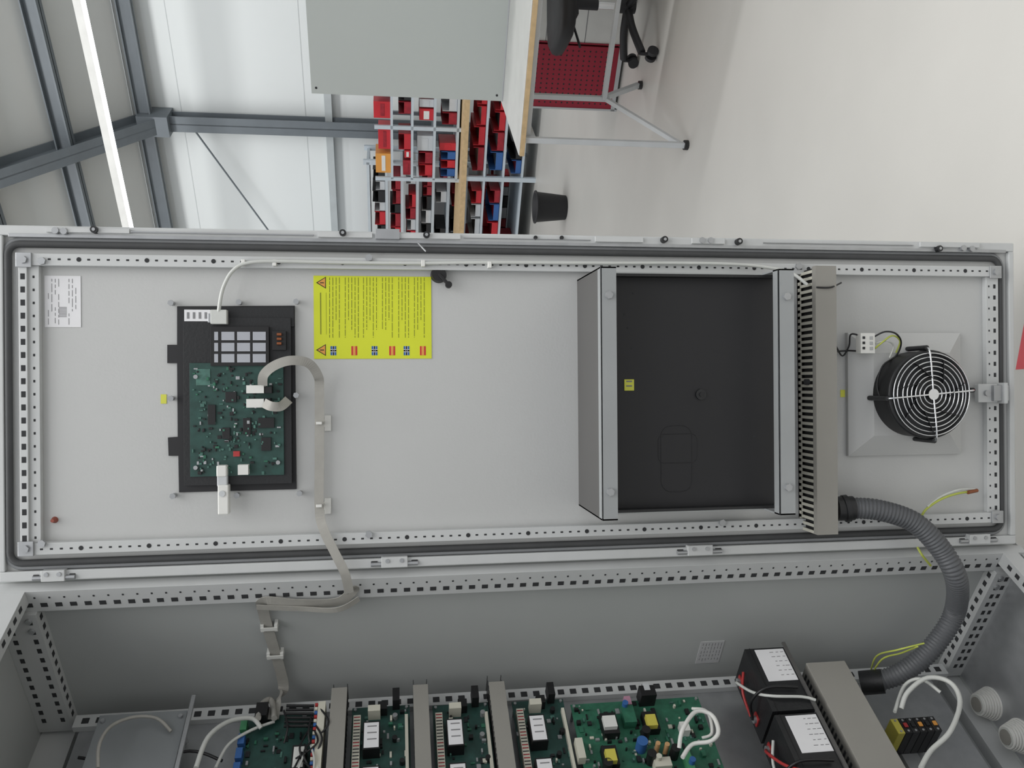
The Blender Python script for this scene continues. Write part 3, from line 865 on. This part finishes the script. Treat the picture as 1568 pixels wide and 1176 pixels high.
QB=.20
A=cp(1140,994,QB); B=cp(1204,996,QB); t1=cp(1252,1085,QB)[0]
L=t1-A[0]
for i in range(2):
    g=G('backup_battery' if i==0 else 'backup_battery.001',CAB)
    t0=A[0]+i*(L+.008)
    g.box(t0,t0+L,QB,.30,B[2],A[2],BLACK)
    g.box(t0-.0006,t0+L+.0006,QB-.0006,.301,A[2]-.012,A[2]-.010,BLACKG)
    g.box(t0+L*.03,t0+L*.55,QB-.0012,QB,B[2]+.006,A[2]-.02,PAPER)
    for k in range(6):
        for j in range(3): g.box(t0+L*(.08+.075*k),t0+L*(.08+.075*k)+.0015,QB-.0015,QB-.001,B[2]+.009+j*.011,B[2]+.009+j*.011+random.uniform(.004,.009),INK)
    for k in (.15,.75):
        g.cyl((t0+L*k,.275,A[2]),(t0+L*k,.275,A[2]+.008),.008,ZINC,12); g.box(t0+L*k-.010,t0+L*k+.010,.264,.286,A[2],A[2]+.003,WRED)
    g.tube([(t0+L*.15,.275,A[2]+.008),(t0+L*.3,.25,A[2]+.02),(t0+L*.6,.22,A[2]+.012),(t0+L*.8,QB-.006,A[2]-.01),(t0+L*.85,QB-.008,B[2]+.02),(t0+L*.9,QB-.006,B[2]-.005)],.003,CABLE if i==0 else WRED,8)
    g.tube([(t0+L*.75,.275,A[2]+.008),(t0+L*.7,.23,A[2]+.02),(t0+L*.68,QB-.008,A[2]-.005),(t0+L*.7,QB-.008,B[2]+.02)],.003,WBLK,8)
    g.tube([(t0+L*.7,.275,A[2]+.01),(t0+L*.45,.25,A[2]+.018),(t0+L*.2,.235,A[2]+.006)],.003,WRED if i==0 else CABLE,8)
    g.done(.003)
g=G('battery_bracket',CAB)
g.box(A[0]-.01,A[0]+2*L+.02,QB+.0,.345,B[2]-.004,B[2]-.001,ZINC)
g.box(A[0]-.01,A[0]+2*L+.02,QB-.004,QB-.0,B[2]-.004,B[2]+.003,TRAYGREY)
g.done()
g=G('battery_side_duct',CAB)
p=cp(1234,1016,.20); q_=cp(1296,1018,.20)
g.box(p[0],.57,.198,.203,q_[2],p[2],BEIGE)
g.box(p[0],.57,.203,.345,q_[2]+.001,q_[2]+.004,BEIGE); g.box(p[0],.57,.203,.345,p[2]-.004,p[2]-.001,BEIGE)
t=p[0]+.01
while t<.56:
    g.box(t,t+.006,.22,.33,p[2]-.0015,p[2]-.0002,HOLE); t+=.0125
g.done(.001)

# din-rail terminal row
g=G('circuit_breaker_row',CAB)
c0=cp(1370,1104,.25)
for k in range(6):
    z1=c0[2]-k*.016
    g.box(c0[0]-.012,c0[0]+.022,.26,.33,z1-.0152,z1,[YCAP,BLACKG,BLACK,BLACKG,BLACKG,BLACK][k])
    if k: g.box(c0[0]-.0,c0[0]+.010,.257,.26,z1-.012,z1-.004,[0,WRED,BLACK,ORANGE,BLACK,ORANGE][k])
    g.cyl((c0[0]-.007,.2590,z1-.008),(c0[0]-.007,.26,z1-.008),.0025,ZINC,8); g.cyl((c0[0]+.017,.2590,z1-.008),(c0[0]+.017,.26,z1-.008),.0025,ZINC,8)
g.box(c0[0]-.04,c0[0]+.3,.33,.345,c0[2]-.065,c0[2]-.03,ZINC)
g.done(.001)
for i,(x,y) in enumerate(((1505,1078),(1550,1128),(1500,1172))):
    g=G('cable_grommet' if i==0 else 'cable_grommet.%03d'%i,CAB)
    zf=ZB+.0125
    pp=hit(x,y,Vector((0,0,zf+.02)),Vector((0,0,1))); t=(pp-H0).dot(E2); q=(pp-H0).dot(E1)
    for k in range(7): g.cyl((t,q,zf+k*.005),(t,q,zf+k*.005+.003),.036-k*.002,WHITE,28); g.cyl((t,q,zf+k*.005+.003),(t,q,zf+k*.005+.005),.032-k*.002,CABLE,28)
    g.cyl((t,q,zf+.035),(t,q,zf+.037),.016,BEIGE,16)
    g.done()
g=G('cabinet_base_plate',CAB); g.box(.03,CWD-.03,.05,CD-.04,ZB+.010,ZB+.0125,ZINC); g.done()
g=G('frame_corner_bolts',CAB)
for z in (ZT-.06,ZB+.04):
    for q in (.065,.09): g.cyl((.03,q,z),(.035,q,z),.006,ZINC,6)
g.done()
g=G('red_floor_marking')
p=[hit(x,y,Vector((0,0,.001)),Vector((0,0,1))) for x,y in ((1555,566),(1572,474),(1640,440),(1640,560))]
g.add(p,[(0,1,2,3)],mat('floor_tape_red',(205,80,88),.5)); g.done(recalc=False)

# ================================================================ light
w=bpy.data.worlds.new('hall_ambient'); sc.world=w; w.use_nodes=True
bg=w.node_tree.nodes['Background']; bg.inputs[0].default_value=(.95,.97,1,1); bg.inputs[1].default_value=.63
def area(name,loc,tgt,sx,sy,e,col=(1,1,1),spread=None):
    l=bpy.data.lights.new(name,'AREA'); l.shape='RECTANGLE'; l.size=sx; l.size_y=sy; l.energy=e; l.color=col
    if spread: l.spread=math.radians(spread)
    o=bpy.data.objects.new(name,l); o.location=loc; sc.collection.objects.link(o)
    o.rotation_euler=(Vector(tgt)-Vector(loc)).to_track_quat('-Z','Y').to_euler()
    return o
area('overhead_fill',(1.0,-1.5,5.5),(1.2,2.2,0),5,3,105,(1,.995,.98))  # added overhead area light behind the camera; no skylight is modelled
hl=area('near_floor_fill',HALL.w((2.5,1.0,4.5)),HALL.w((2.5,1.3,0)),9,1.5,75,(1,.995,.98),80)  # added unseen light, spread narrowed to brighten the near floor
hl.rotation_euler=(0,0,math.atan2(-.6,.8))
area('back_wall_fill',HALL.w((-2.5,5.4,6.0)),HALL.w((-2.5,9.5,2.2)),8,.8,165)  # added fill kept above the view, brightens the back wall

# ================================================================ camera
cd=bpy.data.cameras.new('camera'); cam=bpy.data.objects.new('camera',cd); sc.collection.objects.link(cam)
cd.sensor_fit='HORIZONTAL'; cd.sensor_width=36; cd.lens=36*FL/1568; cd.clip_start=.02
M=Matrix((CX,CY,-F)).transposed().to_4x4(); M.translation=EYE
cam.matrix_world=M
sc.camera=cam
